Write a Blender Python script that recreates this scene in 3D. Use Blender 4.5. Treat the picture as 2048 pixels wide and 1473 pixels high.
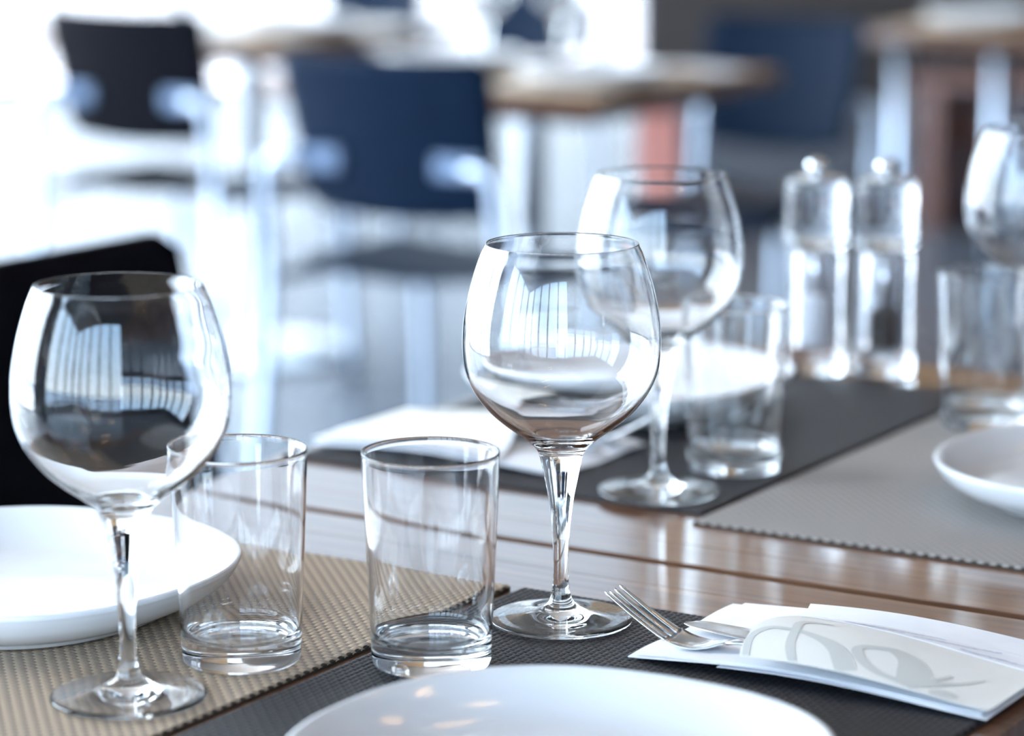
import bpy, math, random
import numpy as np
from mathutils import Vector, Matrix

random.seed(7)
scene = bpy.context.scene
for o in list(bpy.data.objects):
    bpy.data.objects.remove(o)

# ------------------------------------------------------------------ camera
TABLE_Z = 0.745                      # top of the placemats above the floor
EYE_Z = TABLE_Z + 0.4543
cam_data = bpy.data.cameras.new('camera')
cam_data.sensor_width = 36.0
cam_data.lens = 36.0 * 5737.8 / 2048.0
cam_data.clip_start = 0.05
cam_data.clip_end = 300
cam_data.dof.use_dof = True
cam_data.dof.focus_distance = 1.625
cam_data.dof.aperture_fstop = 3.8
cam = bpy.data.objects.new('camera', cam_data)
scene.collection.objects.link(cam)
cam.location = (0, 0, EYE_Z)
cam.rotation_euler = (math.pi / 2 - 0.188, 0, 0)
scene.camera = cam

# ------------------------------------------------------------------ world
world = bpy.data.worlds.new('sky')
scene.world = world
world.use_nodes = True
wn = world.node_tree.nodes
wl = world.node_tree.links
wn.clear()
w_out = wn.new('ShaderNodeOutputWorld')
w_bg = wn.new('ShaderNodeBackground')
SUN_DIR = Vector((-0.916, 0.40, 0.949)).normalized()
w_tc = wn.new('ShaderNodeTexCoord')
w_sep = wn.new('ShaderNodeSeparateXYZ')
w_ramp = wn.new('ShaderNodeValToRGB')
wl.new(w_tc.outputs['Generated'], w_sep.inputs[0])
wl.new(w_sep.outputs['Z'], w_ramp.inputs[0])
cr = w_ramp.color_ramp
cr.elements[0].position = 0.0
cr.elements[0].color = (0.82, 0.92, 1.0, 1)
cr.elements[1].position = 0.95
cr.elements[1].color = (0.30, 0.50, 0.90, 1)
e = cr.elements.new(0.18)
e.color = (0.64, 0.82, 1.0, 1)
e = cr.elements.new(0.5)
e.color = (0.42, 0.67, 1.0, 1)
# hazy bright sky around the sun
w_dot = wn.new('ShaderNodeVectorMath')
w_dot.operation = 'DOT_PRODUCT'
w_dot.inputs[1].default_value = SUN_DIR
wl.new(w_tc.outputs['Generated'], w_dot.inputs[0])
w_max = wn.new('ShaderNodeMath')
w_max.operation = 'MAXIMUM'
w_max.inputs[1].default_value = 0.0
wl.new(w_dot.outputs['Value'], w_max.inputs[0])
w_pow = wn.new('ShaderNodeMath')
w_pow.operation = 'POWER'
w_pow.inputs[1].default_value = 9.0
wl.new(w_max.outputs[0], w_pow.inputs[0])
w_glow = wn.new('ShaderNodeVectorMath')
w_glow.operation = 'SCALE'
w_glow.inputs[0].default_value = (2.3, 2.2, 2.0)
wl.new(w_pow.outputs[0], w_glow.inputs['Scale'])
w_add = wn.new('ShaderNodeVectorMath')
w_add.operation = 'ADD'
wl.new(w_ramp.outputs[0], w_add.inputs[0])
wl.new(w_glow.outputs[0], w_add.inputs[1])
w_bg.inputs['Strength'].default_value = 9.3
wl.new(w_add.outputs[0], w_bg.inputs[0])
wl.new(w_bg.outputs[0], w_out.inputs[0])

# ------------------------------------------------------------------ sun
sun_data = bpy.data.lights.new('sun', 'SUN')
sun_data.energy = 36.0
sun_data.angle = 0.0093
sun_data.color = (1.0, 0.95, 0.88)
sun = bpy.data.objects.new('sun', sun_data)
scene.collection.objects.link(sun)
sun.rotation_euler = SUN_DIR.to_track_quat('Z', 'Y').to_euler()

# ------------------------------------------------------------------ exposure
vs = scene.view_settings
vs.view_transform = 'Standard'
vs.look = 'None'
vs.exposure = 0.28
vs.gamma = 1.0
vs.use_curve_mapping = False
scene.cycles.max_bounces = 16
scene.cycles.transmission_bounces = 16
scene.cycles.glossy_bounces = 6
scene.cycles.diffuse_bounces = 4
scene.cycles.transparent_max_bounces = 12

# ------------------------------------------------------------------ helpers
COL = scene.collection
ANG = math.radians(58.3)
E1 = Vector((math.cos(ANG), math.sin(ANG), 0))     # along the row of tables
E2 = Vector((math.sin(ANG), -math.cos(ANG), 0))    # across the tables


def T(u, v, h=0.0):
    p = E1 * u + E2 * v
    return Vector((p.x, p.y, TABLE_Z + h))


def ang_of(d):
    return math.atan2(d.y, d.x)


def mat(name, color, rough=0.5, metal=0.0, spec=0.5, trans=0.0, ior=1.5, coat=0.0, coat_rough=0.05):
    m = bpy.data.materials.new(name)
    m.use_nodes = True
    b = m.node_tree.nodes['Principled BSDF']
    b.inputs['Base Color'].default_value = (*color, 1)
    b.inputs['Roughness'].default_value = rough
    b.inputs['Metallic'].default_value = metal
    b.inputs['Specular IOR Level'].default_value = spec
    b.inputs['Transmission Weight'].default_value = trans
    b.inputs['IOR'].default_value = ior
    b.inputs['Coat Weight'].default_value = coat
    b.inputs['Coat Roughness'].default_value = coat_rough
    return m


def add_noise(m, c1, c2, scale=8.0, stretch=(1, 1, 1), detail=4.0, bump=0.0, coord='Object', rough=None):
    nt = m.node_tree
    b = nt.nodes['Principled BSDF']
    tc = nt.nodes.new('ShaderNodeTexCoord')
    mp = nt.nodes.new('ShaderNodeMapping')
    mp.inputs['Scale'].default_value = stretch
    nz = nt.nodes.new('ShaderNodeTexNoise')
    nz.inputs['Scale'].default_value = scale
    nz.inputs['Detail'].default_value = detail
    rp = nt.nodes.new('ShaderNodeValToRGB')
    rp.color_ramp.elements[0].position = 0.3
    rp.color_ramp.elements[1].position = 0.7
    rp.color_ramp.elements[0].color = (*c1, 1)
    rp.color_ramp.elements[1].color = (*c2, 1)
    nt.links.new(tc.outputs[coord], mp.inputs[0])
    nt.links.new(mp.outputs[0], nz.inputs['Vector'])
    nt.links.new(nz.outputs['Fac'], rp.inputs[0])
    nt.links.new(rp.outputs[0], b.inputs['Base Color'])
    if rough:
        mr = nt.nodes.new('ShaderNodeMapRange')
        mr.inputs['To Min'].default_value = rough[0]
        mr.inputs['To Max'].default_value = rough[1]
        nt.links.new(nz.outputs['Fac'], mr.inputs['Value'])
        nt.links.new(mr.outputs[0], b.inputs['Roughness'])
    if bump:
        bp = nt.nodes.new('ShaderNodeBump')
        bp.inputs['Strength'].default_value = bump
        bp.inputs['Distance'].default_value = 0.001
        nt.links.new(nz.outputs['Fac'], bp.inputs['Height'])
        nt.links.new(bp.outputs[0], b.inputs['Normal'])
    return m


def emit(name, color, strength):
    m = bpy.data.materials.new(name)
    m.use_nodes = True
    nt = m.node_tree
    nt.nodes.clear()
    o = nt.nodes.new('ShaderNodeOutputMaterial')
    e = nt.nodes.new('ShaderNodeEmission')
    e.inputs[0].default_value = (*color, 1)
    e.inputs[1].default_value = strength
    nt.links.new(e.outputs[0], o.inputs[0])
    return m


def pane_mat(name, tint):
    m = bpy.data.materials.new(name)
    m.use_nodes = True
    nt = m.node_tree
    nt.nodes.clear()
    o = nt.nodes.new('ShaderNodeOutputMaterial')
    t = nt.nodes.new('ShaderNodeBsdfTransparent')
    t.inputs[0].default_value = (*tint, 1)
    g = nt.nodes.new('ShaderNodeBsdfGlossy')
    g.inputs['Roughness'].default_value = 0.0
    x = nt.nodes.new('ShaderNodeMixShader')
    x.inputs[0].default_value = 0.06
    nt.links.new(t.outputs[0], x.inputs[1])
    nt.links.new(g.outputs[0], x.inputs[2])
    nt.links.new(x.outputs[0], o.inputs[0])
    return m


def new_obj(name, me, m=None, parent=None, loc=None, rotz=None):
    o = bpy.data.objects.new(name, me)
    COL.objects.link(o)
    if m is not None and me is not None:
        ms = m if isinstance(m, (list, tuple)) else [m]
        if len(me.materials) == 0:
            for k in ms:
                me.materials.append(k)
    if parent is not None:
        o.parent = parent
    if loc is not None:
        o.location = loc
    if rotz is not None:
        o.rotation_euler = (0, 0, rotz)
    return o


def tag(o, label, cat, group=None, kind=None):
    o['label'] = label
    o['category'] = cat
    if group:
        o['group'] = group
    if kind:
        o['kind'] = kind
    return o


def thing(name, label, cat, loc=(0, 0, 0), rotz=0.0, group=None):
    o = bpy.data.objects.new(name, None)
    COL.objects.link(o)
    o.empty_display_size = 0.05
    o.location = loc
    o.rotation_euler = (0, 0, rotz)
    return tag(o, label, cat, group)


def struct(o):
    o['kind'] = 'structure'
    return o


class MB:
    """collects verts and faces for one mesh"""
    def __init__(self):
        self.v = []
        self.f = []
        self.mi = []

    def add(self, vs, fs, mi=0):
        n = len(self.v)
        self.v += [tuple(a) for a in vs]
        self.f += [tuple(i + n for i in q) for q in fs]
        self.mi += [mi] * len(fs)

    def box(self, c, s, bevel=0.0, M=None, mi=0):
        hx, hy, hz = s[0] / 2, s[1] / 2, s[2] / 2
        b = min(bevel, hx * .9, hy * .9, hz * .9)
        if b <= 0:
            vs = [(x, y, z) for z in (-hz, hz) for y in (-hy, hy) for x in (-hx, hx)]
            fs = [(0, 2, 3, 1), (4, 5, 7, 6), (0, 1, 5, 4), (2, 6, 7, 3), (0, 4, 6, 2), (1, 3, 7, 5)]
        else:
            # stacked chamfered rings
            def ring(ix, z):
                a, d = hx - ix, hy - ix
                k = b
                return [(-a + k, -d, z), (a - k, -d, z), (a, -d + k, z), (a, d - k, z), (a - k, d, z), (-a + k, d, z), (-a, d - k, z), (-a, -d + k, z)]
            vs = ring(b * .6, -hz) + ring(0, -hz + b) + ring(0, hz - b) + ring(b * .6, hz)
            fs = [tuple(range(7, -1, -1)), tuple(range(24, 32))]
            for r in range(3):
                for i in range(8):
                    j = (i + 1) % 8
                    fs.append((r * 8 + i, r * 8 + j, r * 8 + 8 + j, r * 8 + 8 + i))
        vs = [Vector(q) + Vector(c) for q in vs]
        if M is not None:
            vs = [M @ q for q in vs]
        self.add(vs, fs, mi)

    def tube(self, pts, r, seg=10, cap=True, mi=0):
        pts = [Vector(p) for p in pts]
        rs = r if isinstance(r, (list, tuple)) else [r] * len(pts)
        vs, fs = [], []
        up = None
        for i, p in enumerate(pts):
            a = pts[max(i - 1, 0)]
            b = pts[min(i + 1, len(pts) - 1)]
            d = (b - a).normalized()
            if up is None:
                up = Vector((0, 0, 1)) if abs(d.z) < .9 else Vector((1, 0, 0))
            s = d.cross(up).normalized()
            up = s.cross(d).normalized()
            for k in range(seg):
                t = 2 * math.pi * k / seg
                vs.append(p + (s * math.cos(t) + up * math.sin(t)) * rs[i])
        for i in range(len(pts) - 1):
            for k in range(seg):
                j = (k + 1) % seg
                fs.append((i * seg + k, i * seg + j, (i + 1) * seg + j, (i + 1) * seg + k))
        if cap:
            fs.append(tuple(range(seg - 1, -1, -1)))
            fs.append(tuple((len(pts) - 1) * seg + k for k in range(seg)))
        self.add(vs, fs, mi)

    def mesh(self, name, smooth=False):
        me = bpy.data.meshes.new(name)
        me.from_pydata(self.v, [], self.f)
        if any(self.mi):
            me.polygons.foreach_set('material_index', self.mi)
        if smooth:
            me.polygons.foreach_set('use_smooth', [True] * len(me.polygons))
        me.update()
        return me

    def build(self, name, m, parent=None, smooth=False, loc=None, rotz=None):
        return new_obj(name, self.mesh(name, smooth), m, parent, loc, rotz)


def catmull(pts, n=6, closed=False):
    P = [Vector(p) for p in pts]
    out = []
    N = len(P)
    for i in range(N - 1):
        p0 = P[max(i - 1, 0)]
        p1 = P[i]
        p2 = P[i + 1]
        p3 = P[min(i + 2, N - 1)]
        # centripetal-ish tangents limited by segment length
        d = (p2 - p1).length
        m1 = (p2 - p0)
        m2 = (p3 - p1)
        m1 = m1 * (d / max(m1.length, 1e-9))
        m2 = m2 * (d / max(m2.length, 1e-9))
        for k in range(n):
            t = k / n
            h00 = 2 * t ** 3 - 3 * t ** 2 + 1
            h10 = t ** 3 - 2 * t ** 2 + t
            h01 = -2 * t ** 3 + 3 * t ** 2
            h11 = t ** 3 - t ** 2
            out.append(p1 * h00 + m1 * h10 + p2 * h01 + m2 * h11)
    out.append(P[-1])
    return out


def lathe_meshes(name, prof, cuts, seg=96, shape=None):
    """Revolve prof (list of (r,z), outward side on the right when walking from the
    bottom axis outwards); cut it at the indexes in cuts into several open meshes
    whose shared rings meet exactly. Smooth normals come from the whole profile."""
    n = len(prof)
    nr = []
    for i in range(n):
        a = prof[max(i - 1, 0)]
        b = prof[min(i + 1, n - 1)]
        dx, dz = b[0] - a[0], b[1] - a[1]
        L = math.hypot(dx, dz) or 1
        nr.append((dz / L, -dx / L))
    res = []
    bounds = [0] + list(cuts) + [n - 1]
    for c in range(len(bounds) - 1):
        i0, i1 = bounds[c], bounds[c + 1]
        vs, ns, fs = [], [], []
        ring = []
        for i in range(i0, i1 + 1):
            r, z = prof[i]
            if r < 1e-7:
                ring.append((len(vs), True))
                vs.append((0, 0, z))
                ns.append((0, 0, -1 if i == 0 else 1))
            else:
                ring.append((len(vs), False))
                for k in range(seg):
                    t = 2 * math.pi * k / seg
                    q = shape(t) if shape else 1.0
                    vs.append((r * q * math.cos(t), r * q * math.sin(t), z))
                    ns.append((nr[i][0] * math.cos(t), nr[i][0] * math.sin(t), nr[i][1]))
        for a, b in zip(ring[:-1], ring[1:]):
            for k in range(seg):
                j = (k + 1) % seg
                if a[1]:
                    fs.append((a[0], b[0] + j, b[0] + k))
                elif b[1]:
                    fs.append((a[0] + k, a[0] + j, b[0]))
                else:
                    fs.append((a[0] + k, a[0] + j, b[0] + j, b[0] + k))
        me = bpy.data.meshes.new(name)
        me.from_pydata(vs, [], fs)
        me.polygons.foreach_set('use_smooth', [True] * len(fs))
        me.update()
        if shape is None:
            me.normals_split_custom_set_from_vertices(ns)
        res.append(me)
    return res


# ------------------------------------------------------------------ materials
M = {}
M['glass'] = mat('clear_glass', (1, 1, 1), 0.0, trans=1.0, ior=1.5)
M['acrylic'] = mat('clear_acrylic', (0.98, 0.98, 1.0), 0.0, trans=1.0, ior=1.49)
M['china'] = mat('white_china', (0.77, 0.785, 0.81), 0.12, spec=0.5, coat=0.3)
M['bracket'] = mat('blue_grey_bracket', (0.16, 0.22, 0.33), 0.5, spec=0.2)
M['steel'] = mat('polished_steel', (0.72, 0.73, 0.75), 0.16, metal=1.0)
M['alu'] = mat('satin_aluminium', (0.50, 0.57, 0.68), 0.42, metal=1.0)
M['shell'] = add_noise(mat('dark_plastic', (0.02, 0.025, 0.04), 0.45, spec=0.06), (0.003, 0.010, 0.025), (0.005, 0.014, 0.033), 30)
M['black_shell'] = add_noise(mat('black_plastic', (0.008, 0.008, 0.012), 0.55, spec=0.04), (0.003, 0.003, 0.005), (0.005, 0.005, 0.008), 30)
M['paper'] = add_noise(mat('white_paper', (0.9, 0.9, 0.93), 0.75, spec=0.2), (0.84, 0.85, 0.89), (0.90, 0.90, 0.93), 40)
M['cream'] = add_noise(mat('cream_paper', (0.85, 0.84, 0.8), 0.7, spec=0.2), (0.80, 0.79, 0.75), (0.85, 0.84, 0.81), 18)
M['print'] = mat('grey_print', (0.62, 0.625, 0.60), 0.7, spec=0.2)
M['ink'] = mat('faint_ink', (0.40, 0.42, 0.54), 0.7, spec=0.2)
M['salt'] = add_noise(mat('salt', (0.9, 0.9, 0.92), 0.8), (0.75, 0.76, 0.8), (0.92, 0.92, 0.95), 900)
M['pepper'] = add_noise(mat('pepper', (0.03, 0.02, 0.02), 0.8), (0.008, 0.006, 0.006), (0.08, 0.055, 0.045), 500)
M['taupe_a'] = mat('taupe_strand', (0.49, 0.38, 0.275), 0.42, spec=0.4)
M['taupe_b'] = mat('taupe_cross_strand', (0.27, 0.21, 0.16), 0.42, spec=0.4)  # second weave tone, darkened further to put crevice shade into the colour
M['char_a'] = mat('charcoal_strand', (0.029, 0.029, 0.034), 0.45, spec=0.4)
M['char_b'] = mat('charcoal_cross_strand', (0.017, 0.0175, 0.022), 0.45, spec=0.4)
M['grey_a'] = mat('grey_taupe_strand', (0.35, 0.32, 0.30), 0.42, spec=0.4)
M['grey_b'] = mat('grey_taupe_cross_strand', (0.23, 0.215, 0.205), 0.42, spec=0.4)
M['taupe_core'] = mat('taupe_core', (0.05, 0.042, 0.036), 0.8, spec=0.2)
M['mat_core'] = mat('mat_core', (0.02, 0.02, 0.024), 0.8, spec=0.2)
M['red'] = add_noise(mat('red_fabric', (0.6, 0.12, 0.10), 0.8, spec=0.2), (0.78, 0.32, 0.27), (0.86, 0.40, 0.35), 25)
M['frame'] = mat('window_frame', (0.05, 0.06, 0.08), 0.4)
M['pane'] = pane_mat('window_pane', (0.95, 0.97, 0.98))
M['dimming_pane'] = pane_mat('dimming_window_pane', (0.49, 0.485, 0.48))  # grey tint added to dim the daylight through the front window
M['warm'] = emit('warm_lamp', (1.0, 0.60, 0.26), 80.0)
M['concrete'] = add_noise(mat('polished_floor', (0.3, 0.32, 0.35), 0.2, spec=0.15), (0.085, 0.10, 0.13), (0.11, 0.13, 0.16), 1.3, detail=6, rough=(0.16, 0.26))
M['terrace'] = add_noise(mat('terrace_concrete', (0.7, 0.7, 0.7), 0.8), (0.62, 0.63, 0.65), (0.74, 0.74, 0.75), 0.8)
M['sea'] = add_noise(mat('sea_water', (0.02, 0.08, 0.16), 0.25), (0.015, 0.07, 0.15), (0.03, 0.10, 0.19), 0.3)
M['wainscot'] = add_noise(mat('dark_wainscot', (0.05, 0.04, 0.035), 0.5), (0.035, 0.028, 0.028), (0.06, 0.045, 0.04), 3, (1, 1, 12))
M['plaster'] = add_noise(mat('dark_plaster', (0.1, 0.1, 0.12), 0.8), (0.10, 0.105, 0.12), (0.13, 0.135, 0.15), 3)
M['ceiling'] = add_noise(mat('ceiling_paint', (0.3, 0.3, 0.32), 0.85), (0.34, 0.29, 0.24), (0.42, 0.36, 0.30), 2, (1, 12, 1))
M['panelling'] = add_noise(mat('timber_panelling', (0.4, 0.25, 0.15), 0.5), (0.52, 0.32, 0.16), (0.66, 0.43, 0.24), 3, (1, 1, 12))


def wood(name, c1, c2, rough=0.28):
    m = mat(name, c1, rough, spec=0.2, coat=1.0, coat_rough=0.11)
    add_noise(m, c1, c2, 6.0, (1.0, 22.0, 22.0), 6.0, bump=0.06)
    return m


M['wood'] = wood('stained_wood', (0.105, 0.045, 0.022), (0.20, 0.095, 0.050), 0.4)
M['redwood'] = wood('red_wood', (0.10, 0.025, 0.012), (0.17, 0.045, 0.02), 0.45)

# ------------------------------------------------------------------ the room
X0, X1, Y0, Y1, ZC = -4.6, 5.2, -3.2, 13.0, 4.2


def slab(name, a, b, m):
    mb = MB()
    c = [(a[i] + b[i]) / 2 for i in range(3)]
    s = [abs(b[i] - a[i]) for i in range(3)]
    mb.box((0, 0, 0), s)
    return struct(mb.build(name, m, loc=c))


slab('floor', (X0, Y0, -0.2), (X1, Y1, 0.0), M['concrete'])
slab('ceiling', (X0 - .15, Y0 - .3, ZC), (X1 + .3, Y1 + .6, ZC + 0.25), M['ceiling'])
slab('wall_right', (X1, Y0, 0), (X1 + .2, Y1, ZC), M['plaster'])
slab('wall_front', (0.6, Y1, 0), (X1, Y1 + .2, ZC), M['panelling'])
slab('trim_1', (0.6, Y1 - .03, 0), (X1, Y1 - .001, 1.15), M['wainscot'])
slab('wall_rear', (0.6, Y0 - .2, 0), (X1, Y0, ZC), M['plaster'])
slab('wall_left', (X0 - .2, 0.4, 0), (X0, 1.7, ZC), M['plaster'])
ZS, ZH = 0.25, 3.5          # sill and head of the rear windows
slab('wall_rear', (X0, Y0 - .2, ZH), (0.6, Y0, ZC), M['plaster'])
slab('wall_rear', (X0, Y0 - .2, 0), (0.6, Y0, ZS), M['plaster'])
slab('wall_left', (X0 - .2, Y0, ZH), (X0, 0.4, ZC), M['plaster'])
slab('wall_left', (X0 - .2, Y0, 0), (X0, 0.4, ZS), M['plaster'])
slab('terrace_ground', (-14, 1.0, -0.5), (6, 26, -0.2), M['terrace'])
slab('sea_surface', (-140, -140, -6.2), (140, 140, -6.0), M['sea'])


def window(name, a, b, n, z1=ZC, glass='pane', w=0.06, z0=0.0):
    """glazed wall from a to b (xy) divided by mullions into n panes"""
    a, b = Vector((*a, 0)), Vector((*b, 0))
    d = b - a
    L = d.length
    root = thing(name, '', '', a, math.atan2(d.y, d.x))
    del root['label'], root['category']
    struct(root)
    mb = MB()
    mb.box((L / 2, 0, z0 + 0.02), (L, 0.08, 0.04))
    mb.box((L / 2, 0, z1 - .04), (L, 0.08, 0.08))
    mb.build('window_frame', M['frame'], root)
    step = L / n
    me = None
    for i in range(n + 1):
        if me is None:
            q = MB()
            q.box((0, 0, (z0 + z1) / 2), (w, 0.09, z1 - z0 - .1), .004)
            me = q.mesh('mullion')
        o = new_obj('mullion', me, M['frame'], root)
        o.location = (i * step, 0, 0)
    q = MB()
    q.box((0, 0, (z0 + z1) / 2), (step - w, 0.008, z1 - z0 - .12))
    pm = q.mesh('pane')
    for i in range(n):
        o = new_obj('pane', pm, M[glass], root)
        o.location = ((i + .5) * step, 0, 0)
    return root


window('window_1', (X0, Y1 + .05), (0.6, Y1 + .05), 5, glass='dimming_pane')
window('window_2', (X0 - .05, 1.7), (X0 - .05, Y1), 8)
window('window_3', (X0 - .05, Y0), (X0 - .05, 0.4), 3, w=0.15, z0=ZS, z1=ZH)
window('window_4', (X0, Y0 - .05), (0.6, Y0 - .05), 5, w=0.15, z0=ZS, z1=ZH)


def lamp(x, y, rz, label):
    r = thing('ceiling_lamp', label, 'lamp', (x, y, ZC - .10), rz, 'warm linear lamps under the ceiling')
    q = MB()
    q.box((0, 0, .05), (.62, .07, .04), .005)
    q.tube([(-.25, 0, .06), (-.25, 0, .101)], .006, 8)
    q.tube([(.25, 0, .06), (.25, 0, .101)], .006, 8)
    q.build('housing', M['frame'], r)
    q = MB()
    q.tube([(-.29, 0, 0.012), (.29, 0, .012)], .009, 10)
    q.build('tube', M['warm'], r, True)


k = 0
for y in (-1.6, 0.2, 2.0, 3.8):
    for x in (1.0, 2.6):
        lamp(x, y, 0.55, 'warm linear lamp mirrored as an orange dash in the wine glasses')
        k += 1

# ------------------------------------------------------------------ tables
TOPL = 0.70
TH = 0.032
PLANKS = (0.045, 0.1525, 0.1525, 0.1525, 0.1525, 0.045)
_table_cache = {}


def plank_mesh(w):
    if w not in _table_cache:
        q = MB()
        q.box((0, 0, 0), (TOPL, w - .0002, TH), .0006)
        _table_cache[w] = q.mesh('plank')
        _table_cache[w].materials.append(M['wood'])
    return _table_cache[w]


def dining_table(center, top_z, label, group, rotz=None, legs='pedestal'):
    """square plank table; local x runs across the planks' length"""
    rz = ang_of(E2) if rotz is None else rotz
    r = thing('dining_table', label, 'table', (center[0], center[1], 0), rz, group)
    y = -TOPL / 2
    for w in PLANKS:
        o = new_obj('plank', plank_mesh(w), None, r)
        o.location = (0, y + w / 2, top_z - TH / 2)
        y += w
    q = MB()
    for s in (-1, 1):
        q.box((0, s * .25, top_z - TH - .012), (.56, .04, .024), .003)
        q.box((s * .26, 0, top_z - TH - .012), (.04, .46, .024), .003)
    q.build('under_frame', M['frame'], r)
    if legs == 'pedestal':
        pr = [(0, .0), (.24, .0), (.245, .004), (.24, .010), (.05, .022), (.04, .03), (.032, .05), (.032, top_z - TH - .03), (.09, top_z - TH - .014), (.09, top_z - TH - .001), (0, top_z - TH - .001)]
        a, b = lathe_meshes('pedestal', pr, [5], 40)
        for me in (a, b):
            me.polygons.foreach_set('use_smooth', [True] * len(me.polygons))
        new_obj('base_plate', a, M['steel'], r)
        new_obj('column', b, M['steel'], r)
    else:
        for sx in (-1, 1):
            for sy in (-1, 1):
                q = MB()
                q.tube([(sx * .29, sy * .29, 0), (sx * .29, sy * .29, top_z - TH)], .019, 16)
                q.build('leg', M['alu'], r, True)
    return r


UC = (1.5345 - TOPL / 2, 1.5435 + TOPL / 2)     # centres along the row
VC = -0.876
TT = TABLE_Z - 0.0036
c = T(UC[0], VC)
dining_table((c.x, c.y), TT, 'nearer dark wood table under the sharp wine glass and fork', 'tables of the laid row')
c = T(UC[1], VC)
dining_table((c.x, c.y), TT + .0004, 'second dark wood table, carrying the two clear mills', 'tables of the laid row')

# ------------------------------------------------------------------ placemats


def weave_mesh(W, L, p=0.0041):
    """plain weave of flat strands: one raised float per crossing, along x (A) or y (B)"""
    nx, ny = int(L / p), int(W / p)
    st = np.array([-0.98, -0.52, 0.0, 0.52, 0.98]) * p
    hz = np.array([-1.25, -0.15, 0.25, -0.15, -1.25]) * 0.001
    cw = np.array([-0.47, -0.24, 0.24, 0.47]) * p
    cz = np.array([-0.45, 0.0, 0.0, -0.45]) * 0.001
    A = np.array([(s_, c_, h + z_) for s_, h in zip(st, hz) for c_, z_ in zip(cw, cz)])
    B = A[:, [1, 0, 2]].copy()
    K = len(A)
    quads = []
    for i in range(4):
        for j in range(3):
            a = i * 4 + j
            quads.append((a, a + 4, a + 5, a + 1))
    quads = np.array(quads)
    ii, jj = np.meshgrid(np.arange(ny), np.arange(nx), indexing='ij')
    P = np.stack([(jj + .5) * p - nx * p / 2, (ii + .5) * p - ny * p / 2, 0 * ii], -1).reshape(-1, 3)
    par = ((ii + jj) % 2).reshape(-1)
    offA, offB = P[par == 0], P[par == 1]
    V = np.concatenate([(offA[:, None, :] + A[None]).reshape(-1, 3), (offB[:, None, :] + B[None]).reshape(-1, 3)])
    V[:, 0] = np.clip(V[:, 0], -L / 2, L / 2)
    V[:, 1] = np.clip(V[:, 1], -W / 2, W / 2)
    nA, nB = len(offA), len(offB)
    FA = (np.arange(nA)[:, None, None] * K + quads[None]).reshape(-1, 4)
    FB = (np.arange(nB)[:, None, None] * K + quads[None]).reshape(-1, 4)[:, ::-1] + nA * K
    F = np.concatenate([FA, FB]).astype(np.int32)
    me = bpy.data.meshes.new('weave')
    me.vertices.add(len(V))
    me.vertices.foreach_set('co', V.astype(np.float32).ravel())
    me.loops.add(len(F) * 4)
    me.loops.foreach_set('vertex_index', F.ravel())
    me.polygons.add(len(F))
    me.polygons.foreach_set('loop_start', np.arange(len(F), dtype=np.int32) * 4)
    me.polygons.foreach_set('material_index', np.concatenate([np.zeros(nA * 12), np.ones(nB * 12)]).astype(np.int32))
    me.polygons.foreach_set('use_smooth', np.ones(len(F), dtype=bool))
    me.update()
    me.validate()
    return me


MW, ML = 0.340, 0.484
WEAVE = weave_mesh(MW, ML)
WEAVE.materials.append(M['taupe_a'])
WEAVE.materials.append(M['taupe_b'])
q = MB()
q.box((0, 0, -.0020), (ML - .001, MW - .001, .0022))
CORE = q.mesh('backing')
CORE.materials.append(M['mat_core'])


def placemat(u, v, ma, mb_, label, dr=0.0):
    r = thing('placemat', label, 'placemat', T(u, v, -.0004), ang_of(E1) + dr, 'woven placemats on the laid tables')
    o = new_obj('weave', WEAVE, None, r)
    o['kind'] = 'stuff'
    o.material_slots[0].link = 'OBJECT'
    o.material_slots[0].material = ma
    o.material_slots[1].link = 'OBJECT'
    o.material_slots[1].material = mb_
    k = new_obj('backing', CORE, None, r)
    k.material_slots[0].link = 'OBJECT'
    k.material_slots[0].material = M['mat_core'] if ma is M['char_a'] else M['taupe_core']
    return r


placemat(1.434 - ML / 2, -0.886 - MW / 2, M['taupe_a'], M['taupe_b'], 'taupe woven placemat under the leftmost wine glass')
placemat(1.434 - ML / 2, -0.8790 + MW / 2, M['char_a'], M['char_b'], 'charcoal woven placemat under the sharp wine glass and fork')
placemat(1.659 + ML / 2, -0.875 - MW / 2, M['char_a'], M['char_b'], 'charcoal woven placemat under the blurred middle wine glass')
placemat(1.636 + ML / 2, -0.8705 + MW / 2, M['grey_a'], M['grey_b'], 'grey taupe woven placemat under the rightmost plate')

# ------------------------------------------------------------------ wine glasses
out_pts = [(0.0, 0.0022), (0.012, 0.0018), (0.030, 0.0008), (0.0392, 0.0002), (0.0408, 0.0007), (0.0413, 0.0016), (0.0408, 0.0026), (0.0390, 0.0031),
           (0.030, 0.0042), (0.020, 0.0058), (0.0125, 0.0080), (0.0085, 0.0108), (0.0064, 0.0140), (0.0051, 0.0190), (0.0045, 0.0260), (0.0044, 0.0371), (0.0052, 0.0549), (0.0072, 0.0726), (0.0095, 0.0844),
           (0.0113, 0.0932), (0.0134, 0.1005), (0.0168, 0.1049), (0.0240, 0.1107), (0.0322, 0.1166), (0.0419, 0.1253), (0.0504, 0.1369), (0.0551, 0.1485),
           (0.0565, 0.1601), (0.0564, 0.1687), (0.0558, 0.1774), (0.0538, 0.1888), (0.0509, 0.2003), (0.0472, 0.2117), (0.0436, 0.2203)]
rim_pts = [(0.0433, 0.2208), (0.0429, 0.2209), (0.0426, 0.2205)]
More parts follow.
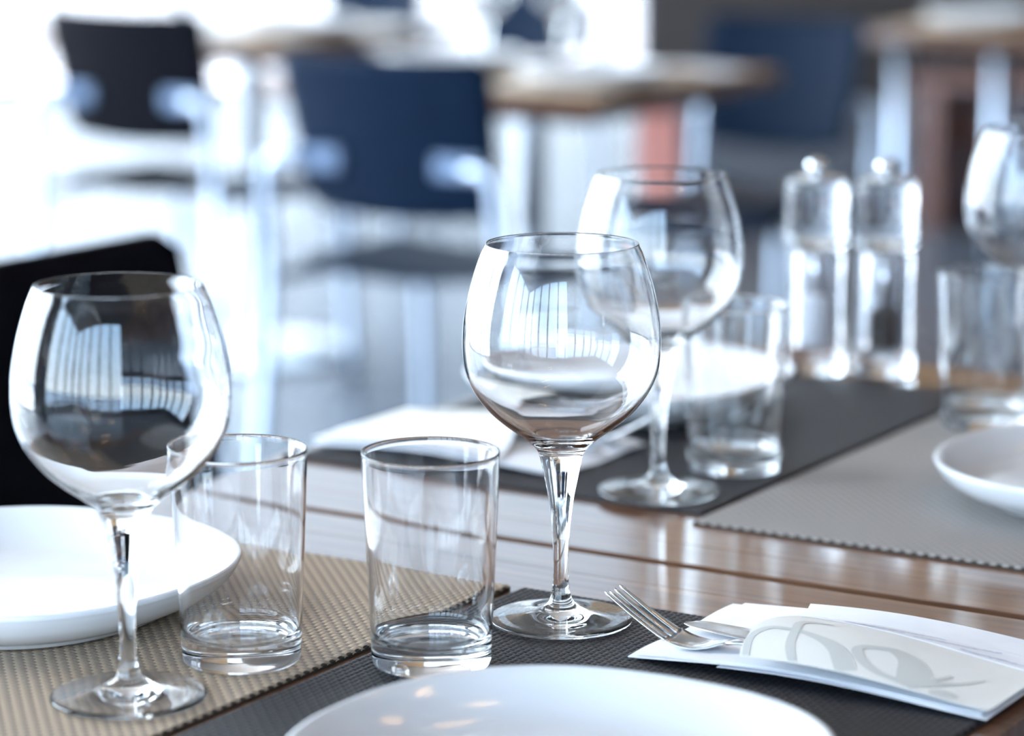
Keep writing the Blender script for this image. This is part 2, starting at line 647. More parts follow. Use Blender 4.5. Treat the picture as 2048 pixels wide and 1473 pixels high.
in_pts = [(0.0464, 0.2117), (0.0501, 0.2003), (0.0530, 0.1888), (0.0549, 0.1774), (0.0556, 0.1687), (0.0557, 0.1601), (0.0542, 0.1487),
          (0.0495, 0.1375), (0.0409, 0.1264), (0.0310, 0.1180), (0.0222, 0.1122), (0.0140, 0.1084), (0.0070, 0.1066), (0.0, 0.1060)]
prof = [(max(q.x, 0), q.y) for q in catmull([(a, b, 0) for a, b in out_pts + rim_pts + in_pts], 5)]
cut_foot = min(range(len(prof) // 2), key=lambda i: abs(prof[i][1] - 0.0140) + (10 if prof[i][0] > .01 else 0))
cut_bowl = min(range(len(prof) * 2 // 3), key=lambda i: abs(prof[i][1] - 0.1005) + (10 if prof[i][0] > .02 else 0))
GOB = lathe_meshes('wine_glass', prof, [cut_foot, cut_bowl], 112)
for me in GOB:
    me.materials.append(M['glass'])


def wine_glass(u, v, label, h=0.0004):
    r = thing('wine_glass', label, 'wine glass', T(u, v, h), 0.0, 'wine glasses on the laid tables')
    for nm, me in zip(('foot', 'stem', 'bowl'), GOB):
        new_obj(nm, me, None, r)
    return r


wine_glass(1.131, -0.936, 'empty clear wine glass at far left, in front of the black chair back')
wine_glass(1.378, -0.818, 'sharp clear wine glass in the middle, standing beside the fork tines')
wine_glass(1.692, -0.927, 'blurred clear wine glass behind the sharp one, on the charcoal placemat')
wine_glass(2.094, -0.813, 'blurred clear wine glass cut off by the right edge of the photo')

# ------------------------------------------------------------------ tumblers
tum = [(0.0, 0.0016), (0.015, 0.0014), (0.026, 0.0006), (0.0296, 0.0001), (0.0313, 0.0006), (0.0324, 0.0020), (0.0329, 0.0050), (0.0334, 0.0180), (0.0346, 0.0460), (0.0363, 0.0840), (0.0376, 0.1150), (0.0378, 0.1185),
       (0.0376, 0.1193), (0.0371, 0.1195), (0.0366, 0.1190), (0.0363, 0.1150), (0.0350, 0.0840), (0.0333, 0.0460), (0.0320, 0.0210), (0.0308, 0.0172), (0.0275, 0.0150), (0.020, 0.0142), (0.010, 0.0140), (0.0, 0.0140)]
tprof = [(max(q.x, 0), q.y) for q in catmull([(a, b, 0) for a, b in tum], 5)]
# base = underside and thick lower wall up to 18 mm outside, plus the inner floor; wall = the rest
co = min(range(len(tprof) // 2), key=lambda i: abs(tprof[i][1] - 0.018) + (10 if tprof[i][0] < .03 else 0))
ci = min(range(len(tprof) // 2, len(tprof)), key=lambda i: abs(tprof[i][1] - 0.0172) + (10 if tprof[i][0] < .03 else 0))
ta, tb, tc_ = lathe_meshes('tumbler', tprof, [co, ci], 112)
TUM = [('base', ta), ('wall', tb), ('inner_floor', tc_)]
for nm, me in TUM:
    me.materials.append(M['glass'])


def tumbler(u, v, label, h=0.0004):
    r = thing('tumbler', label, 'tumbler', T(u, v, h), 0.0, 'water tumblers on the laid tables')
    for nm, me in TUM:
        new_obj(nm, me, None, r)
    return r


tumbler(1.219, -0.928, 'clear tumbler on the taupe placemat, beside the leftmost wine glass')
tumbler(1.268, -0.835, 'sharp clear tumbler on the charcoal placemat, left of the middle wine glass')
tumbler(1.787, -0.917, 'blurred clear tumbler on the far charcoal placemat, below the mills')
tumbler(2.020, -0.822, 'blurred clear tumbler at right edge, in front of the rightmost wine glass')

# ------------------------------------------------------------------ plates
PA = 0.1255


def squircle(t, n=2.3):
    c_, s_ = abs(math.cos(t)), abs(math.sin(t))
    return 1.0 / ((c_ ** n + s_ ** n) ** (1.0 / n))


pl = [(0.0, .0030), (.62, .0030), (.66, .0004), (.69, .0), (.72, .0008), (.75, .0040), (.85, .0090), (.93, .0160), (.975, .0228), (.996, .0275), (1.0, .0295), (.994, .0309), (.980, .0311),
      (.955, .0288), (.90, .0218), (.82, .0142), (.73, .0094), (.62, .0078), (.3, .0070), (0.0, .0070)]
pprof = [(max(q.x, 0) * PA, q.y * .95) for q in catmull([(a, b, 0) for a, b in pl], 4)]
icut = min(range(len(pprof)), key=lambda i: abs(pprof[i][0] / PA - .72) + (0 if pprof[i][1] < .004 else 10))
jcut = min(range(len(pprof)), key=lambda i: abs(pprof[i][0] / PA - .73) + (0 if pprof[i][1] > .006 and i > len(pprof) // 2 else 10))
PLT = lathe_meshes('plate', pprof, [icut, jcut], 96, squircle)
for me in PLT:
    me.materials.append(M['china'])


def plate(u, v, label, h=0.0005, group='square white plates on the laid tables', s=1.0):
    r = thing('dinner_plate', label, 'plate', T(u, v, h), ang_of(E1), group)
    r.scale = (s, s, s)
    for nm, me in zip(('foot_ring', 'rim', 'well'), PLT):
        new_obj(nm, me, None, r)
    return r


plate(1.238, -1.106, 'white plate with rounded corners at left, behind the leftmost wine glass')
plate(1.106, -0.657, 'white plate cut off by the bottom edge, in front of the sharp tumbler')
plate(1.950, -1.095, 'blurred white plate on the far charcoal placemat, behind the middle glasses')
plate(1.838, -0.645, 'white plate cut off at the right edge, on the grey taupe placemat')

# ------------------------------------------------------------------ napkins, sleeves, forks, knives


def sheet(name, fn, nu, nv, thick, m, parent=None):
    """thin curved sheet from fn(a,b)->Vector, a,b in 0..1, given real thickness"""
    mb = MB()
    vs, fs = [], []
    for k in (0, 1):
        for i in range(nu + 1):
            for j in range(nv + 1):
                p = fn(i / nu, j / nv)
                vs.append(p + Vector((0, 0, thick * k)))
    n = (nu + 1) * (nv + 1)
    idx = lambda i, j, k: k * n + i * (nv + 1) + j
    for i in range(nu):
        for j in range(nv):
            fs.append((idx(i, j, 1), idx(i + 1, j, 1), idx(i + 1, j + 1, 1), idx(i, j + 1, 1)))
            fs.append((idx(i, j, 0), idx(i, j + 1, 0), idx(i + 1, j + 1, 0), idx(i + 1, j, 0)))
    for i in range(nu):
        fs.append((idx(i, 0, 0), idx(i + 1, 0, 0), idx(i + 1, 0, 1), idx(i, 0, 1)))
        fs.append((idx(i + 1, nv, 0), idx(i, nv, 0), idx(i, nv, 1), idx(i + 1, nv, 1)))
    for j in range(nv):
        fs.append((idx(0, j + 1, 0), idx(0, j, 0), idx(0, j, 1), idx(0, j + 1, 1)))
        fs.append((idx(nu, j, 0), idx(nu, j + 1, 0), idx(nu, j + 1, 1), idx(nu, j, 1)))
    mb.add(vs, fs)
    return mb.build(name, m, parent, smooth=False)


# local frame of a setting: x along the cutlery (towards the handles), y across, z up;
# x runs 0 (napkin tip) .. 0.215, y runs 0 (side next to the plate) .. 0.130
SL, SW = 0.214, 0.128
OPEN = 0.064                       # where the printed front of the sleeve begins


def lift(x):
    return 0.0075 * math.sin(math.pi * min(max(x / SL, 0), 1)) ** 1.3


def front_z(x, y):
    """height of the printed front panel of the sleeve"""
    a = min(max((x - OPEN) / (SL - OPEN), 0), 1)
    b = min(max(y / 0.092, 0), 1)
    bulge = 0.0095 * (1 - a) ** 1.2 * math.sin(math.pi * min(b * 1.02, 1)) ** 0.8
    return 0.0042 + lift(x) + bulge + 0.0006


def front_xy(a, b):
    y = 0.001 + b * 0.094
    curve = 0.012 * (2 * b - 0.75) ** 2
    return (OPEN + curve) * (1 - a) + (SL + .001) * a, y


def ribbon(pts, widths, off, n=8):
    """flat print strip following the sleeve front"""
    cpts = catmull([(p[0], p[1], w) for p, w in zip(pts, widths)], n)
    mb = MB()
    vs, fs = [], []
    for i, q in enumerate(cpts):
        a = cpts[max(i - 1, 0)]
        b = cpts[min(i + 1, len(cpts) - 1)]
        d = Vector((b.x - a.x, b.y - a.y, 0)).normalized()
        nrm = Vector((-d.y, d.x, 0))
        for s in (-1, -.33, .33, 1):
            P = Vector((q.x, q.y, 0)) + nrm * (s * q.z / 2)
            P.y = max(P.y, 0.0015)
            vs.append((P.x, P.y, off(P.x, P.y)))
    for i in range(len(cpts) - 1):
        for k in range(3):
            a = i * 4 + k
            fs.append((a, a + 1, a + 5, a + 4))
    mb.add(vs, fs)
    return mb


def upper_z(x, y):
    return 0.0030 + lift(x) * .8


def flap_z(x, y):
    k = max(0, 1 - ((y - .074) / (SW - .0745)) / .45)
    z = (front_z(x, min(y, .092)) + .0005) * k + (upper_z(x, y) + .0015) * (1 - k)
    return max(z, front_z(x, y) + .0005) if y < .099 else z


def L2(u, v, u0=1.332, v0=-0.750):
    return (v - v0, u - u0 + 0.0)


def build_fork(label, M4):
    r = thing('fork', label, 'fork', (0, 0, 0))
    r.matrix_world = M4
    xs = [-.120, -.095, -.06, -.035, -.02, -.008, .0, .010, .020, .032, .044, .054]
    zs = [.0030, .0045, .0085, .0110, .0100, .0062, .0042, .0052, .0090, .0152, .0222, .0285]
    ws = [.0100, .0085, .0062, .0060, .0095, .0190, .0222, .0236, .0240, .0240, .0236, .0228]

    def at(x):
        return float(np.interp(x, xs, zs)), float(np.interp(x, xs, ws))
    cz = catmull([(a, b, w) for a, b, w in zip(xs, zs, ws)], 5)
    X = np.array([q.x for q in cz])
    Z = np.array([q.y for q in cz])
    Wd = np.array([q.z for q in cz])

    def strip(x0, x1, y0f, y1f, n, th=0.0018, nc=6):
        mb = MB()
        vs, fs = [], []
        for i in range(n + 1):
            x = x0 + (x1 - x0) * i / n
            z = float(np.interp(x, X, Z))
            a, b = y0f(x), y1f(x)
            for k in range(nc + 1):
                y = a + (b - a) * k / nc
                e_ = 0.00045 * (1 - (2 * k / nc - 1) ** 4)
                cup = 14.0 * y * y * (1 if x > -.012 else 0) * min(1, max(0, (x + .012) / .012))
                vs.append((x, y, z + th / 2 - .00045 + e_ + cup))
                vs.append((x, y, z - th / 2 + .00045 - e_ + cup))
        m = (nc + 1) * 2
        for i in range(n):
            for k in range(nc):
                o = i * m + k * 2
                fs.append((o, o + m, o + m + 2, o + 2))
                fs.append((o + 1, o + 3, o + m + 3, o + m + 1))
            o = i * m
            fs.append((o, o + 1, o + m + 1, o + m))
            o = i * m + nc * 2
            fs.append((o, o + m, o + m + 1, o + 1))
        for i, fl in ((0, False), (n, True)):
            for k in range(nc):
                o = i * m + k * 2
                fs.append((o, o + 2, o + 3, o + 1) if not fl else (o, o + 1, o + 3, o + 2))
        mb.add(vs, fs)
        return mb
    hw = lambda x: float(np.interp(x, X, Wd)) / 2
    strip(-.120, -.02, lambda x: -hw(x), hw, 22, .0026).build('handle', M['steel'], r, True)
    strip(-.0202, .0162, lambda x: -hw(x), hw, 14, nc=10).build('head', M['steel'], r, True)
    for t in range(4):
        cf = -1 + (t + .5) / 2

        def y0(x, cf=cf):
            k = min(max((x - .016) / .038, 0), 1)
            return cf * hw(x) * .98 - (.0023 * (1 - k) + .0009 * k)

        def y1(x, cf=cf):
            k = min(max((x - .016) / .038, 0), 1)
            return cf * hw(x) * .98 + (.0023 * (1 - k) + .0009 * k)
        strip(.0158, .054, y0, y1, 14, nc=4).build('tine', M['steel'], r, True)
    return r


def build_knife(label, M4):
    r = thing('table_knife', label, 'knife', (0, 0, 0))
    r.matrix_world = M4

    def outline(x):
        # blade from x=-.10 (tip, rounded) to 0, handle to .09
        t = (x + .10) / .10
        top = .0085 * min(1, (t / .10)) ** .5 if t < .1 else .0085
        bot = -.0095 * min(1, (t / .35)) ** .5 if t < .35 else -.0095
        return bot, top
    mb = MB()
    vs, fs = [], []
    n = 24
    for i in range(n + 1):
        x = -.0999 + .0999 * i / n
        b, t = outline(x)
        for k in range(5):
            y = b + (t - b) * k / 4
            th = .0009 * (0.15 + .85 * k / 4)
            vs.append((x, y, .0022 + th))
            vs.append((x, y, .0022 - th))
    m = 10
    for i in range(n):
        for k in range(4):
            o = i * m + k * 2
            fs.append((o, o + m, o + m + 2, o + 2))
            fs.append((o + 1, o + 3, o + m + 3, o + m + 1))
        o = i * m
        fs.append((o, o + 1, o + m + 1, o + m))
        o = i * m + 8
        fs.append((o, o + m, o + m + 1, o + 1))
    mb.add(vs, fs)
    mb.build('blade', M['steel'], r, True)
    mb = MB()
    mb.tube([(-.001, 0, .0028), (.01, 0, .003), (.04, 0, .003), (.065, 0, .003), (.07, 0, .003)], [.0055, .005, .006, .0065, .003], 12)
    for i, p in enumerate(mb.v):
        mb.v[i] = (p[0], p[1] * 1.3, .003 + (p[2] - .003) * .42)
    mb.build('handle', M['steel'], r, True)
    return r


def setting(u0, v0, du, dv, which, fork_x=0.0):
    """napkin + sleeve + fork + knife; local x along E2*dv, local y along E1*du"""
    org = T(u0, v0, 0.0006)
    ex = E2 * dv
    ey = E1 * du
    M4 = Matrix.Translation(org) @ Matrix(((ex.x, ey.x, 0, 0), (ex.y, ey.y, 0, 0), (0, 0, 1, 0), (0, 0, 0, 1)))
    # inner napkin, two layers, tip cut a little askew
    r = thing('paper_napkin', 'white paper napkin folded flat inside the %s' % which[0], 'napkin', (0, 0, 0))
    r.matrix_world = M4

    def low(a, b):
        x = 0.002 + (.018 * (1 - b) * 0.0) + a * (SL - .004)
        y = .001 + b * (SW - .002)
        return Vector((x, y, lift(x) * .75 + .0004 + .0008 * math.sin(9 * b + 4 * a)))
    sheet('lower_fold', low, 24, 12, .0006, M['paper'], r)

    def up(a, b):
        x = 0.006 + b * .004 + a * (SL - .010)
        y = .003 + b * (SW - .004)
        return Vector((x, y, lift(x) * .75 + .0014 + .0005 * math.sin(7 * b + 5 * a + 1)))
    sheet('upper_fold', up, 24, 12, .0006, M['paper'], r)
    # sleeve
    s = thing('cutlery_sleeve', which[1], 'cutlery sleeve', (0, 0, 0))
    s.matrix_world = M4

    def front(a, b):
        x, y = front_xy(a, b)
        return Vector((x, y, front_z(x, y)))
    sheet('front_panel', front, 30, 20, .0003, M['cream'], s)

    def flap(a, b):
        x = (OPEN + .018 * (1 - b) - .012) * (1 - a) + (SL + .001) * a
        y = .074 + b * (SW - .0745)
        return Vector((x, y, flap_z(x, y)))
    sheet('text_flap', flap, 30, 12, .0003, M['paper'], s)

    def back(a, b):
        x = OPEN * .9 + a * (SL - OPEN * .9)
        return Vector((x, b * SW, lift(x) * .7))
    sheet('back_panel', back, 20, 6, .0003, M['paper'], s)
    pz = lambda x, y: front_z(x, y) + .00055
    strokes = [
        ([(1.334, -.676), (1.352, -.682), (1.366, -.678), (1.369, -.667), (1.366, -.650), (1.3575, -.634), (1.3426, -.622), (1.335, -.617)], [.004, .004, .004, .004, .006, .010, .012, .012]),
        ([(1.334, -.648), (1.349, -.657), (1.371, -.664), (1.383, -.667), (1.389, -.662), (1.391, -.651)], [.005, .005, .005, .005, .004, .0015]),
        ([(1.3395, -.5906), (1.3418, -.6019), (1.350, -.6143), (1.3609, -.6228), (1.3676, -.6224), (1.3727, -.6142), (1.3743, -.6063), (1.3671, -.5944), (1.3554, -.587), (1.345, -.584), (1.336, -.586)], [.004, .005, .006, .006, .005, .005, .008, .014, .018, .017, .013]),
        ([(1.3432, -.5796), (1.3534, -.5731), (1.3649, -.5696)], [.006, .004, .0018]),
        ([(1.342, -.5774), (1.3567, -.5627), (1.3732, -.5537)], [.005, .0028, .0014]),
        ([(1.336, -.570), (1.3395, -.5635), (1.3385, -.555)], [.004, .008, .004])]
    for n_, (p, w) in enumerate(strokes):
        pts = [L2(a, b) for a, b in p]
        ribbon(pts, w, lambda x, y, k=n_: pz(x, y) + .00004 * k).build('printed_stroke', M['print'], s)

    tz = lambda x, y: flap_z(x, y) + .0006
    rnd = random.Random(3)
    lines = [((1.4129, -.680), (1.413, -.6644)), ((1.4083, -.6521), (1.4202, -.5967)), ((1.409, -.647), (1.4113, -.6176)), ((1.4096, -.611), (1.423, -.5648)), ((1.4096, -.5839), (1.4118, -.546))]
    for a, b in lines:
        A_, B_ = L2(*a), L2(*b)
        n = max(6, int(math.hypot(B_[0] - A_[0], B_[1] - A_[1]) / .0016))
        pts = [(A_[0] + (B_[0] - A_[0]) * i / n, A_[1] + (B_[1] - A_[1]) * i / n + rnd.uniform(-.0007, .0007)) for i in range(n + 1)]
        ribbon(pts, [rnd.uniform(.0005, .0013) for _ in pts], tz, 2).build('script_line', M['ink'], s)
    # fork and knife slipped into the sleeve (local x reversed: tines look out)
    Rz = Matrix.Rotation(math.pi, 4, 'Z')
    build_fork(which[2], M4 @ Matrix.Translation((.032 + fork_x, .026, .0006)) @ Rz)
    build_knife(which[3], M4 @ Matrix.Translation((.107, .054, .0048)) @ Matrix.Rotation(-.03, 4, 'Z'))


setting(1.332, -0.750, 1, 1, ('sleeve beside the fork in the foreground', 'white and cream printed paper cutlery sleeve at lower right, beside the bottom plate',
        'sharp steel fork with raised tines, in the printed sleeve at lower right', 'steel table knife lying behind the sharp fork in the same sleeve'))
setting(1.822, -1.006, -1, -1, ('blurred sleeve behind the sharp tumbler', 'blurred white cutlery sleeve on the far charcoal placemat, behind the sharp tumbler',
        'blurred fork in the far sleeve, tines pointing towards the middle glass', 'blurred table knife in the far sleeve behind the sharp wine glass'))

# ------------------------------------------------------------------ salt and pepper mills


def mill(u, v, label, fill_m, z0, z1, fname):
    r = thing('spice_mill', label, 'mill', T(u, v, -.002), 0.0, 'clear mills on the second table')
    body = [(0, .001), (.0235, .001), (.0258, .0005), (.0268, .003), (.0266, .012), (.0250, .022), (.0238, .045), (.0236, .075), (.0240, .104), (.0232, .1075), (.0, .1075)]
    bp_ = [(max(q.x, 0), q.y) for q in catmull([(a, b, 0) for a, b in body], 4)]
    cav = [(0, .1035), (.0135, .1035), (.0140, .1025), (.0140, .0225), (.0135, .0215), (0, .0215)]
    bm_, = lathe_meshes('body', bp_, [], 64)
    new_obj('body', bm_, M['acrylic'], r)
    cm_, = lathe_meshes('chamber', cav, [], 48)
    new_obj('chamber', cm_, M['acrylic'], r)
    fl = [(0, z0), (.0128, z0), (.0130, z0 + .001), (.0130, z1 - .004), (.0110, z1 - .001), (.004, z1), (0, z1)]
    fm_, = lathe_meshes(fname, fl, [], 40)
    new_obj(fname, fm_, fill_m, r)
    head = [(0, .1085), (.0245, .1085), (.0266, .1095), (.0270, .113), (.0262, .120), (.0258, .140), (.0258, .156), (.0250, .162), (.0225, .1645), (.010, .1655), (0, .1655)]
    hm_, = lathe_meshes('head', [(max(q.x, 0), q.y) for q in catmull([(a, b, 0) for a, b in head], 4)], [], 64)
    new_obj('head', hm_, M['acrylic'], r)
    kn = [(0, .1658), (.0045, .1658), (.0045, .168), (.0075, .1695), (.0092, .173), (.0092, .176), (.0070, .1795), (.003, .181), (0, .1812)]
    km_, = lathe_meshes('knob', [(max(q.x, 0), q.y) for q in catmull([(a, b, 0) for a, b in kn], 4)], [], 40)
    new_obj('knob', km_, M['steel'], r)
    q = MB()
    q.tube([(0, 0, z1 + .0005), (0, 0, .1030)], .0028, 12)
    q.build('spindle', M['steel'], r, True)
    return r


mill(2.163, -1.036, 'clear acrylic mill with white salt, left of the two mills', M['salt'], .0222, .066, 'salt_filling')
mill(2.188, -0.984, 'clear acrylic mill with dark peppercorns, right of the two mills', M['pepper'], .0222, .056, 'pepper_filling')

# ------------------------------------------------------------------ chairs
_ch = {}


def chair_meshes():
    if _ch:
        return _ch
    # back shell: grid over width (y) and height (t)
    nu, nt = 20, 16

    def back(a, t, side):
        z = 0.545 + 0.255 * t
        e_ = min(t, 1 - t) * 0.255
        rc = 0.022
        shrink = 0 if e_ >= rc else rc - math.sqrt(max(rc * rc - (rc - e_) ** 2, 0))
        hw = 0.168 + 0.016 * t - shrink
        y = (2 * a - 1) * hw
        x = -0.185 - 0.062 * t + 0.022 * (y / .18) ** 2
        x += side * .006
        z2 = z - 0.004 * (1 - (y / .18) ** 2) * t - 0.014 * (1 - (y / .18) ** 2) * (1 - t)
        return (x, y, z2)

    def shell(fn, nu, nt):
        mb = MB()
        vs, fs = [], []
        for s in (-1, 1):
            for i in range(nu + 1):
                for j in range(nt + 1):
                    vs.append(fn(i / nu, j / nt, s))
        n = (nu + 1) * (nt + 1)
        ix = lambda i, j, k: k * n + i * (nt + 1) + j
        for i in range(nu):
            for j in range(nt):
                fs.append((ix(i, j, 0), ix(i, j + 1, 0), ix(i + 1, j + 1, 0), ix(i + 1, j, 0)))
                fs.append((ix(i, j, 1), ix(i + 1, j, 1), ix(i + 1, j + 1, 1), ix(i, j + 1, 1)))
        for i in range(nu):
            fs.append((ix(i, 0, 0), ix(i + 1, 0, 0), ix(i + 1, 0, 1), ix(i, 0, 1)))
            fs.append((ix(i + 1, nt, 0), ix(i, nt, 0), ix(i, nt, 1), ix(i + 1, nt, 1)))
        for j in range(nt):
            fs.append((ix(0, j + 1, 0), ix(0, j, 0), ix(0, j, 1), ix(0, j + 1, 1)))
            fs.append((ix(nu, j, 0), ix(nu, j + 1, 0), ix(nu, j + 1, 1), ix(nu, j, 1)))
        mb.add(vs, fs)
        return mb

    def seat(a, t, side):
        x = -0.195 + 0.415 * t
        e_ = min(t, 1 - t) * 0.415
        rc = 0.04
        shrink = 0 if e_ >= rc else rc - math.sqrt(max(rc * rc - (rc - e_) ** 2, 0))
        hw = 0.185 + .02 * t - shrink
        y = (2 * a - 1) * hw
        z = 0.448 - .012 * math.cos(math.pi * (2 * a - 1) / 2) - 0.035 * max(0, (t - .72) / .28) ** 2 + side * .006
        return (x, y, z)
    b = shell(back, nu, nt).mesh('backrest', True)
    s = shell(seat, 14, 16).mesh('seat', True)
    _ch['backrest'] = b
    _ch['seat'] = s
    for s_ in (-1, 1):
        q = MB()
        pts = catmull([(-.232, s_ * .150, .625), (-.238, s_ * .185, .623), (-.236, s_ * .200, .600), (-.225, s_ * .205, .44), (-.262, s_ * .215, .003)], 6)
        q.tube(pts, .0125, 12)
        _ch['rear%d' % s_] = q.mesh('rear_leg', True)
        q = MB()
        pts = catmull([(-.224, s_ * .203, .425), (0, s_ * .190, .420), (.16, s_ * .192, .415), (.192, s_ * .196, .39), (.215, s_ * .205, .003)], 6)
        q.tube(pts, .0115, 12)
        _ch['front%d' % s_] = q.mesh('front_leg', True)
        q = MB()
        q.box((-.2135, s_ * .125, .625), (.012, .085, .036), .004)
        _ch['bracket%d' % s_] = q.mesh('bracket')
    q = MB()
    q.tube([(.02, -.19, .419), (.02, .19, .419)], .010, 10)
    _ch['cross'] = q.mesh('cross_bar', True)
    return _ch


def chair(x, y, face, label, shell_m=None, metal=None, dz=0.0):
    c_ = chair_meshes()
    r = thing('dining_chair', label, 'chair', (x, y, 0), ang_of(face) if isinstance(face, Vector) else face, 'plastic shell chairs with metal legs')
    shell_m = shell_m or M['shell']

    def put(nm, key, m):
        me = c_[key]
        if len(me.materials) == 0:
            me.materials.append(m)
        o = new_obj(nm, me, None, r)
        o.material_slots[0].link = 'OBJECT'
        o.material_slots[0].material = m
        return o
    b = put('backrest', 'backrest', shell_m)
    put('seat', 'seat', shell_m)
    for s_ in (-1, 1):
        put('rear_leg', 'rear%d' % s_, M['alu'])
        put('front_leg', 'front%d' % s_, M['alu'])
        k = put('bracket', 'bracket%d' % s_, M['bracket'])
        k.parent = b
    put('cross_bar', 'cross', M['alu'])
    return r


# near chair, its back turned along the table edge, facing across the table
pN = T(1.955, -1.730)
fN = E2
cN = pN + E2 * 0.245
near_chair = chair(cN.x, cN.y, E2, 'black chair back close by at left, behind the leftmost wine glass', M['black_shell'])
near_chair.scale = (1.0, 1.05, 1.02)
cB = chair(-0.215 + .245 * E1.x, 4.70 + .245 * E1.y, E1, 'blurred dark blue chair seen from behind, left of the brown table', None)
cA = chair(-0.795 + .245 * E1.x, 5.86 + .245 * E1.y, E1, 'blurred black chair with its back to us at upper left', M['black_shell'])
chair(0.585 - .245 * E1.x, 6.05 - .245 * E1.y, -E1, 'blurred dark chair facing us beyond the brown table at right')
for c_ in (cA, cB):
    c_.scale = (1.08, 1.13, 1.035)
chair(-0.05, 8.2, -E1, 'far blurred dark chair at the top edge, left of the bright glasses')
chair(-0.52, 8.6, -E1, 'far blurred bluish chair at the top edge, above the dark blue one')
chair(1.62, 7.6, -E1, 'blurred dark chair at the upper right corner, behind the reddish bench')

# ------------------------------------------------------------------ background tables
cD = Vector((0.144, 4.824, 0)) + E1 * .35 - E2 * .35
dining_table((cD.x, cD.y), 0.743, 'blurred brown table with white settings in the upper middle', 'background tables')
cC = Vector((-0.60, 6.50, 0))
dining_table((cC.x, cC.y), 0.743, 'blurred table on a steel column at upper left, between two dark chairs', 'background tables')
cH = Vector((0.80, 6.50, 0)) + E1 * .35 + E2 * .35
dining_table((cH.x, cH.y), 0.743, 'blurred brown table on metal legs at the upper right', 'background tables', legs='four')


def bg_setting(c_, items):
    for (kind, du, dv, label) in items:
        p = c_ + E1 * du + E2 * dv
        z = 0.743
        if kind == 'plate':
            r = thing('dinner_plate', label, 'plate', (p.x, p.y, z + .0035), ang_of(E1), 'plates on the background tables')
            for nm, me in zip(('foot_ring', 'rim', 'well'), PLT):
                new_obj(nm, me, None, r)
        elif kind == 'glass':
            r = thing('wine_glass', label, 'wine glass', (p.x, p.y, z + .0005), 0, 'wine glasses on the background tables')
            for nm, me in zip(('foot', 'stem', 'bowl'), GOB):
                new_obj(nm, me, None, r)
        elif kind == 'tumbler':
            r = thing('tumbler', label, 'tumbler', (p.x, p.y, z + .0005), 0, 'tumblers on the background tables')
            for nm, me in TUM:
                new_obj(nm, me, None, r)
        elif kind == 'mat':
            q_ = MB()
            q_.box((0, 0, .0015), (.42, .31, .002), .0008)
            o = q_.build('placemat', M['taupe_a'], None, loc=(p.x, p.y, z), rotz=ang_of(E1))
            tag(o, label, 'placemat', 'placemats on the background tables')
        elif kind == 'napkin':
            r = thing('paper_napkin', label, 'napkin', (p.x, p.y, z + .003), ang_of(E2), 'napkins on the background tables')
            sheet('fold', lambda a, b: Vector(((a - .5) * .2, (b - .5) * .12, .001 + .008 * math.sin(math.pi * a))), 12, 6, .001, M['paper'], r)


bg_setting(cD, [('mat', -.12, .19, 'blurred taupe placemat at the near side of the brown table'), ('mat', -.02, -.17, 'blurred taupe placemat at the left side of the brown table'),
                ('plate', -.13, .21, 'blurred white plate at the near edge of the brown table'), ('plate', .02, -.18, 'blurred white plate on the left side of the brown table'),
                ('napkin', .17, .24, 'blurred white napkin on the right part of the brown table'), ('napkin', -.24, -.2, 'blurred white napkin at the left corner of the brown table'),
                ('glass', .08, .02, 'blurred wine glass in the middle of the brown table'), ('glass', -.08, -.05, 'blurred wine glass at the left of the brown table'),
                ('tumbler', .16, .06, 'blurred tumbler on the brown table beside its wine glass')])
bg_setting(cC, [('mat', -.05, .18, 'blurred placemat on the steel column table at upper left'), ('plate', -.06, .19, 'blurred white plate on the steel column table at upper left'),
                ('tumbler', .12, -.02, 'blurred tumbler on the steel column table at upper left')])
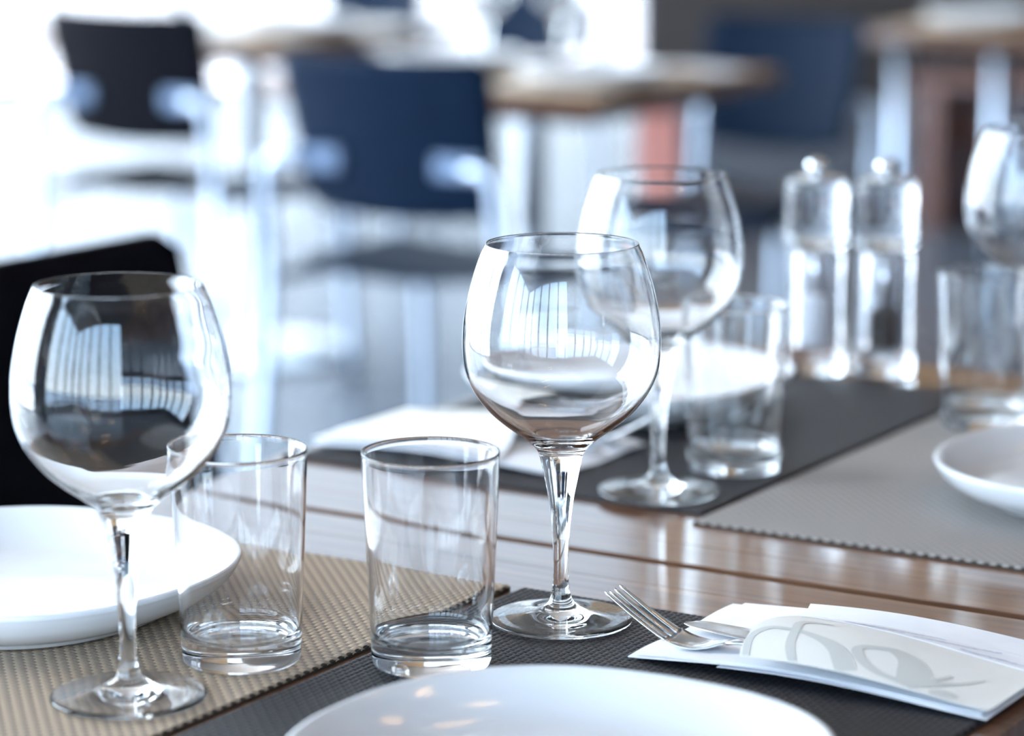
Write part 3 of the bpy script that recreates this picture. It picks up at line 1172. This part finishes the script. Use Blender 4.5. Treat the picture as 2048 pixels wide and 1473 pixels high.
bg_setting(cH, [('mat', -.10, -.17, 'blurred placemat on the near left part of the upper right table'), ('plate', -.13, -.17, 'blurred white plate on the near left of the upper right table'),
                ('plate', -.16, .16, 'blurred white plate on the near right of the upper right table'), ('napkin', .12, -.15, 'blurred white napkin on the upper right table')])

# reddish bench at the right
bn = thing('wooden_bench', 'blurred reddish brown wooden bench at the right edge, behind the table legs', 'bench', (1.70, 8.45, 0), ang_of(E2))
for i in range(4):
    q = MB()
    q.box((0, -.16 + i * .105, .445), (1.0, .098, .03), .004)
    q.build('slat', M['redwood'], bn)
for sx in (-.42, .42):
    q = MB()
    q.box((sx, 0, .215), (.06, .38, .43), .004)
    q.build('leg_panel', M['redwood'], bn)
q = MB()
q.box((0, 0, .30), (.8, .03, .08), .003)
q.build('stretcher', M['redwood'], bn)

# salmon bag on the seat of the facing chair


def bag(x, y, z, rz, label):
    r = thing('shopping_bag', label, 'bag', (x, y, z), rz)
    w, d, h = .085, .05, .155
    q = MB()
    lv = [(0, 1.0), (.3, 1.02), (.6, .99), (.85, .95), (1.0, .93)]
    vs, fs = [], []
    for t, s in lv:
        vs += [(-w / 2 * s, -d / 2 * s, h * t), (w / 2 * s, -d / 2 * s, h * t), (w / 2 * s, d / 2 * s, h * t), (-w / 2 * s, d / 2 * s, h * t)]
    for t, s in reversed(lv):
        s2 = s - .05
        vs += [(-w / 2 * s2, -d / 2 * s2, max(h * t, .003)), (w / 2 * s2, -d / 2 * s2, max(h * t, .003)), (w / 2 * s2, d / 2 * s2, max(h * t, .003)), (-w / 2 * s2, d / 2 * s2, max(h * t, .003))]
    for i in range(9):
        for k in range(4):
            fs.append((i * 4 + k, i * 4 + (k + 1) % 4, (i + 1) * 4 + (k + 1) % 4, (i + 1) * 4 + k))
    fs.append((3, 2, 1, 0))
    fs.append((36, 37, 38, 39))
    q.add(vs, fs)
    q.build('body', M['red'], r)
    for s in (-1, 1):
        q = MB()
        q.tube(catmull([(-.02, s * d * .44, h * .97), (-.018, s * d * .44, h + .03), (0, s * d * .44, h + .045), (.018, s * d * .44, h + .03), (.02, s * d * .44, h * .97)], 5), .0025, 8)
        q.build('handle', M['red'], r, True)


bag(0.30, 5.86, 0.456, -.2, 'small salmon red bag standing on the chair beyond the brown table')
